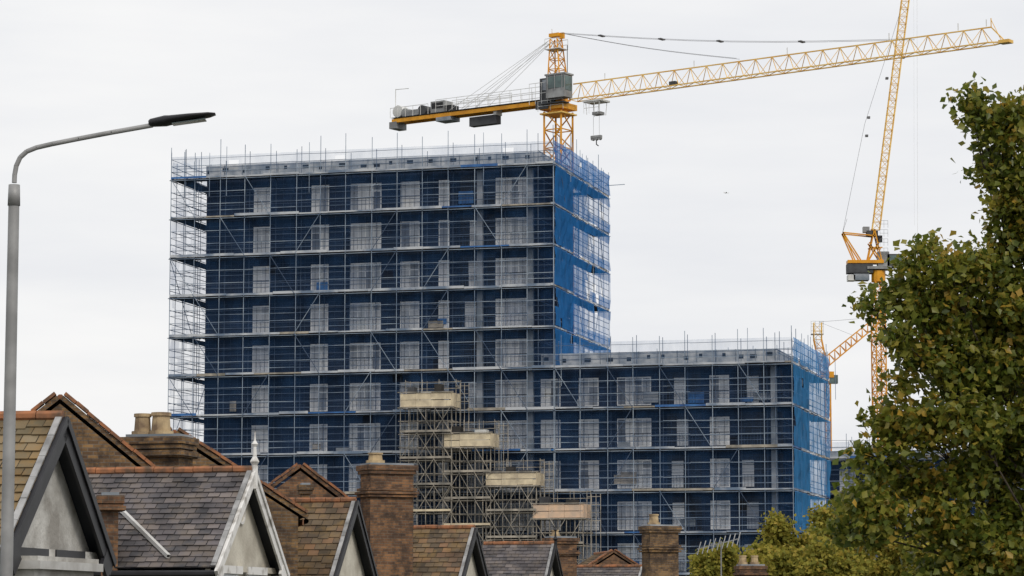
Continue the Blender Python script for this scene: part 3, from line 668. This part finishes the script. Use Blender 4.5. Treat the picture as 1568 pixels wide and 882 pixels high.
chimney(188,296,669,730,64,-14,M_brickY,[(.2,.4,.5),(.52,.46,.52)],1,depth=1.0)
chimney(546,636,711,815,86,24,M_brickR,[(.25,.46,.33)],2,depth=.95)
chimney(832,886,823,880,128,20,M_brickR,[(.3,.35,.3)],3)
chimney(981,1043,805,890,118,24,M_brickY,[(.3,.42,.45)],4)
chimney(1128,1174,866,895,125,10,M_brickR,[(.2,.35,.4),(.65,.35,.4)],5)
chimney(144,186,758,800,56,10,M_brickR,[],6,depth=.6)
chimney(455,478,742,800,85,10,M_brickY,[],7,depth=.5)
q=MB(); tp=survey(1104,828,120); q.bar(V((tp.x,tp.y,0)),tp,.06,0)
dv=V((.75,-.3,.18)); q.bar(tp-dv*1.3-Z*.1,tp+dv*1.0-Z*.1,.05,0)
for i in range(9):
    c=tp-dv*1.2+dv*.27*i-Z*.1; q.bar(c-V((.1,.3,.28)),c+V((.1,.3,.28)),.035,0)
ae=empty("tv_aerial",V((tp.x,tp.y,0))); q.build("aerial_rods",[M_grey],ae)

# ---------------------------------------------------------------- street lamp
D=31
base=survey(22,283,D); q=MB(); G=V((base.x,base.y,0)); lamp=empty("street_lamp",G.copy())
q.bar(G+Z*.12,G+Z*1.6,.24,0,20); q.bar(G+Z*1.6,G+Z*1.75,.24,0,20,w2=.155)
zc_=survey(20,315,D).z
q.bar(G+Z*1.75,V((G.x,G.y,zc_)),.155,0,20,w2=.12); q.bar(V((G.x,G.y,zc_)),base,.138,0,20,w2=.125,cap=True)
path=[(22,280),(22.5,268),(25,254),(31,241),(41,232),(56,226),(80,220.5),(120,212.5),(170,203),(232,192)]
pp=[survey(a,b_,D) for a,b_ in path]
for a,b_ in zip(pp,pp[1:]): q.bar(a,b_+(b_-a)*.03,.055,0,14)
hA=survey(228,190,D); hB=survey(330,176,D); ax=(hB-hA); al=ax.length; ax.normalize(); up=V((-ax.z,0,ax.x))
secs=[(0,.05,.05),(.03,.09,.075),(.25,.16,.1),(.32,.2,.085),(.6,.24,.065),(.9,.2,.04),(1.0,.1,.02)]
n=len(q.v)
for (f,wd,th_) in secs:
    c=hA+ax*al*f+up*.01
    for i in range(12):
        t=2*math.pi*i/12; q.v.append(tuple(c+Y*wd*.5*math.cos(t)*1.3+up*th_*math.sin(t)*.62))
for k in range(len(secs)-1):
    for i in range(12):
        j=(i+1)%12; q.f.append((n+k*12+i,n+k*12+j,n+k*12+12+j,n+k*12+12+i)); q.m.append(1); q.uv+=[(0,0)]*4
q.f.append(tuple(n+(len(secs)-1)*12+i for i in range(12))); q.m.append(1); q.uv+=[(0,0)]*12
q.cbox(hA+ax*al*.6-up*.04,ax*al*.5,Y*.16,up*.012,2)
q.build("pole_and_head",[mat("galvanised_pole",(.34,.34,.34),(.24,.24,.24),.55,3,metal=.2),M_black,M_glass],lamp,smooth=True)

# ---------------------------------------------------------------- trees
def tree(name,base,trunk_h,blobs,leaf,mats,seed,limbw=.3,sub=.38,dens=1.0,lim=True):
    R=np.random.default_rng(seed); rr=random.Random(seed)
    t=empty(name,base.copy()); q=MB()
    top=base+Z*trunk_h
    for i in range(6):
        f0=i/6;f1=(i+1)/6; a=base.lerp(top,f0); b_=base.lerp(top,f1); q.bar(a,b_,limbw*2*(1-.4*f0),0,10,w2=limbw*2*(1-.4*f1))
    V_=[];U=[]
    for (c,rad,n) in blobs:
        st=base.lerp(top,rr.uniform(.55,1)); mid=st.lerp(c,.5)+V((rr.uniform(-.3,.3),rr.uniform(.3,1.0),rr.uniform(-.5,.1)))
        q.bar(st,mid,limbw*.6,0,6,w2=limbw*.35); q.bar(mid,c,limbw*.35,0,6,w2=limbw*.1)
        rv=np.array(rad); ns=max(3,int(n/38))
        d=R.normal(size=(ns,3)); d/=np.linalg.norm(d,axis=1)[:,None]
        cen=np.array(c)+d*rv*(R.uniform(.15,1.1,ns)**.6)[:,None]
        for cc in cen[:min(ns,14)]:
            q.bar(mid.lerp(c,rr.uniform(.6,1)),V(cc),limbw*.12,0,4,w2=.015)
        m=int(58*dens); cc=np.repeat(cen,m,axis=0)
        pos=cc+R.normal(size=cc.shape)*sub*np.array([1,1,.8])
        tone=np.repeat(R.uniform(-.24,.24,ns),m)
        K=len(pos); s=leaf*R.uniform(.55,1.3,K)[:,None]
        nrm=R.normal(size=(K,3))+np.array([0,-.3,.6]); nrm/=np.linalg.norm(nrm,axis=1)[:,None]
        a=np.cross(nrm,R.normal(size=(K,3))); a/=np.linalg.norm(a,axis=1)[:,None]; b2=np.cross(nrm,a)
        v=np.stack([pos-a*s*.5, pos-b2*s*.45+nrm*s*.12-a*s*.05, pos+a*s*.1-b2*s*.3+nrm*s*.1, pos+a*s*.6, pos+a*s*.1+b2*s*.3+nrm*s*.1, pos+b2*s*.45+nrm*s*.12-a*s*.05],axis=1)
        V_.append(v.reshape(-1,3)); U.append(np.clip(R.uniform(.2,.8,K)+tone+R.normal(size=K)*.08,.01,.99))
    vv=np.concatenate(V_); uu=np.concatenate(U); K=len(uu)
    me=bpy.data.meshes.new("foliage"); me.vertices.add(len(vv)); me.vertices.foreach_set("co",vv.ravel())
    idx=np.arange(K)[:,None]*6; f=np.concatenate([idx+np.array([0,1,2,3]),idx+np.array([0,3,4,5])],axis=1).reshape(-1,4)
    me.loops.add(f.size); me.loops.foreach_set("vertex_index",f.ravel()); me.polygons.add(len(f))
    me.polygons.foreach_set("loop_start",np.arange(len(f))*4)
    ul=me.uv_layers.new(name="UVMap"); uvd=np.zeros((f.size,2)); uvd[:,0]=np.repeat(uu,8); ul.data.foreach_set("uv",uvd.ravel())
    me.materials.append(mats[1]); me.update(calc_edges=True); me.validate()
    ob=bpy.data.objects.new("foliage",me); bpy.context.collection.objects.link(ob); ob.parent=t; ob.location=-t.location
    q.build("trunk_and_limbs",[mats[0]],t)
M_bark=mat("bark",(.1,.085,.065),(.05,.04,.03),.95,4,bump=.5)
M_leafN=rampmat("leaves_plane",[(.05,.075,.012),(.11,.145,.022),(.19,.21,.032),(.3,.28,.045),(.5,.31,.05)],.42,transl=.5,spec=.4)
M_leafF=rampmat("leaves_distant",[(.1,.12,.02),(.2,.2,.035),(.29,.27,.045),(.38,.32,.055),(.42,.3,.06)],.7,transl=.45)
Dt=46
def bl(u,v,ru,rv,n,dy=0,ry=None):
    c=survey(u,v,Dt+dy); k=Dt/FPX; return (c,(ru*k,(ry if ry else (ru+rv)*.5*k),rv*k),n)
B=[bl(1488,150,12,8,60),bl(1503,178,14,16,160),bl(1530,205,24,30,380),bl(1560,185,25,30,380),bl(1520,258,20,34,360,.5),bl(1560,270,40,45,760),
 bl(1535,330,26,34,380),bl(1575,370,50,50,900),bl(1413,386,18,10,80),bl(1400,410,26,12,180),bl(1450,418,38,20,440,-.4),bl(1510,415,45,33,700),
 bl(1382,448,30,14,280,.3),bl(1335,466,16,7,70),bl(1430,475,55,33,950),bl(1510,490,55,43,1200,.6),bl(1580,480,55,60,1300),
 bl(1385,520,20,20,240,-.5),bl(1440,550,56,36,1050),bl(1530,570,60,43,1200),bl(1372,590,16,12,110),
 bl(1360,645,34,22,360,.3),bl(1410,655,45,32,650),bl(1490,650,55,38,900,-.4),bl(1570,660,50,50,1100),
 bl(1350,705,30,26,360),bl(1400,735,45,33,650,.5),bl(1470,730,40,33,550),bl(1560,780,50,50,900,.5),
 bl(1318,760,24,20,240),bl(1350,790,45,30,650,-.3),bl(1430,800,45,30,750),bl(1490,830,50,35,900),bl(1305,812,24,18,220,.3),
 bl(1530,870,60,40,1100),bl(1450,880,40,25,500),bl(1540,700,60,60,1100,1),bl(1480,600,60,60,900,1),bl(1640,300,70,90,1500),bl(1660,480,80,90,1800),bl(1650,660,80,80,1500),bl(1700,400,80,120,1500,2),bl(1600,560,80,90,1300,2.2),bl(1600,850,70,50,1400)]
gb=survey(1660,800,Dt); gb.z=0
tree("plane_tree",gb,7.0,B,.128,[M_bark,M_leafN],3,limbw=.15,sub=.165)
def far(u,v,r,D,seed,n=2600):
    c=survey(u,v,D); k=D/FPX; g_=V((c.x,c.y,0)); bl_=[]; rr=random.Random(seed)
    for i in range(11):
        bl_.append((c+V((rr.uniform(-.8,.8)*r*k,rr.uniform(-.6,.6)*r*k,rr.uniform(-1.2,.5)*r*k)),(r*k*rr.uniform(.28,.42),)*3,n//9))
    bl_.append((c-Z*r*k*1.5,(r*k*.9,r*k*.9,r*k*.8),n//3))
    tree("garden_tree",g_,max(1.5,c.z-1.5),bl_,.22,[M_bark,M_leafF],seed,limbw=.12,sub=.24)
far(1222,826,50,140,31,4600); far(1276,792,26,150,32,1900); far(1165,862,36,135,33,2800); far(1092,868,34,130,34,2600); far(1130,868,36,134,40,2600); far(1200,866,42,128,35,3000)
far(1330,822,50,135,36,4000); far(1390,848,52,130,37,3800); far(1280,862,46,126,38,3200); far(1460,872,45,132,39,2600)
# ---------------------------------------------------------------- distant airliner
c=survey(1112,295.5,2600); al_=empty("airplane",c.copy()); q=MB()
q.bar(c-V((2.2,0,-.1)),c+V((2.0,0,0)),.5,0,10,w2=.4,cap=True); q.bar(c+V((2.0,0,0)),c+V((2.9,0,.1)),.4,0,10,w2=.1,cap=True); q.poly([c+V((-.6,-4,.2)),c+V((.1,-4,.2)),c+V((.9,0,0)),c+V((-.6,0,0))],0); q.poly([c+V((-.6,4,.2)),c+V((.1,4,.2)),c+V((.9,0,0)),c+V((-.6,0,0))],0)
q.poly([c+V((-2.2,0,.1)),c+V((-1.4,0,.1)),c+V((-2.1,0,1.1)),c+V((-2.5,0,1.1))],0)
q.build("fuselage_and_wings",[M_white],al_)
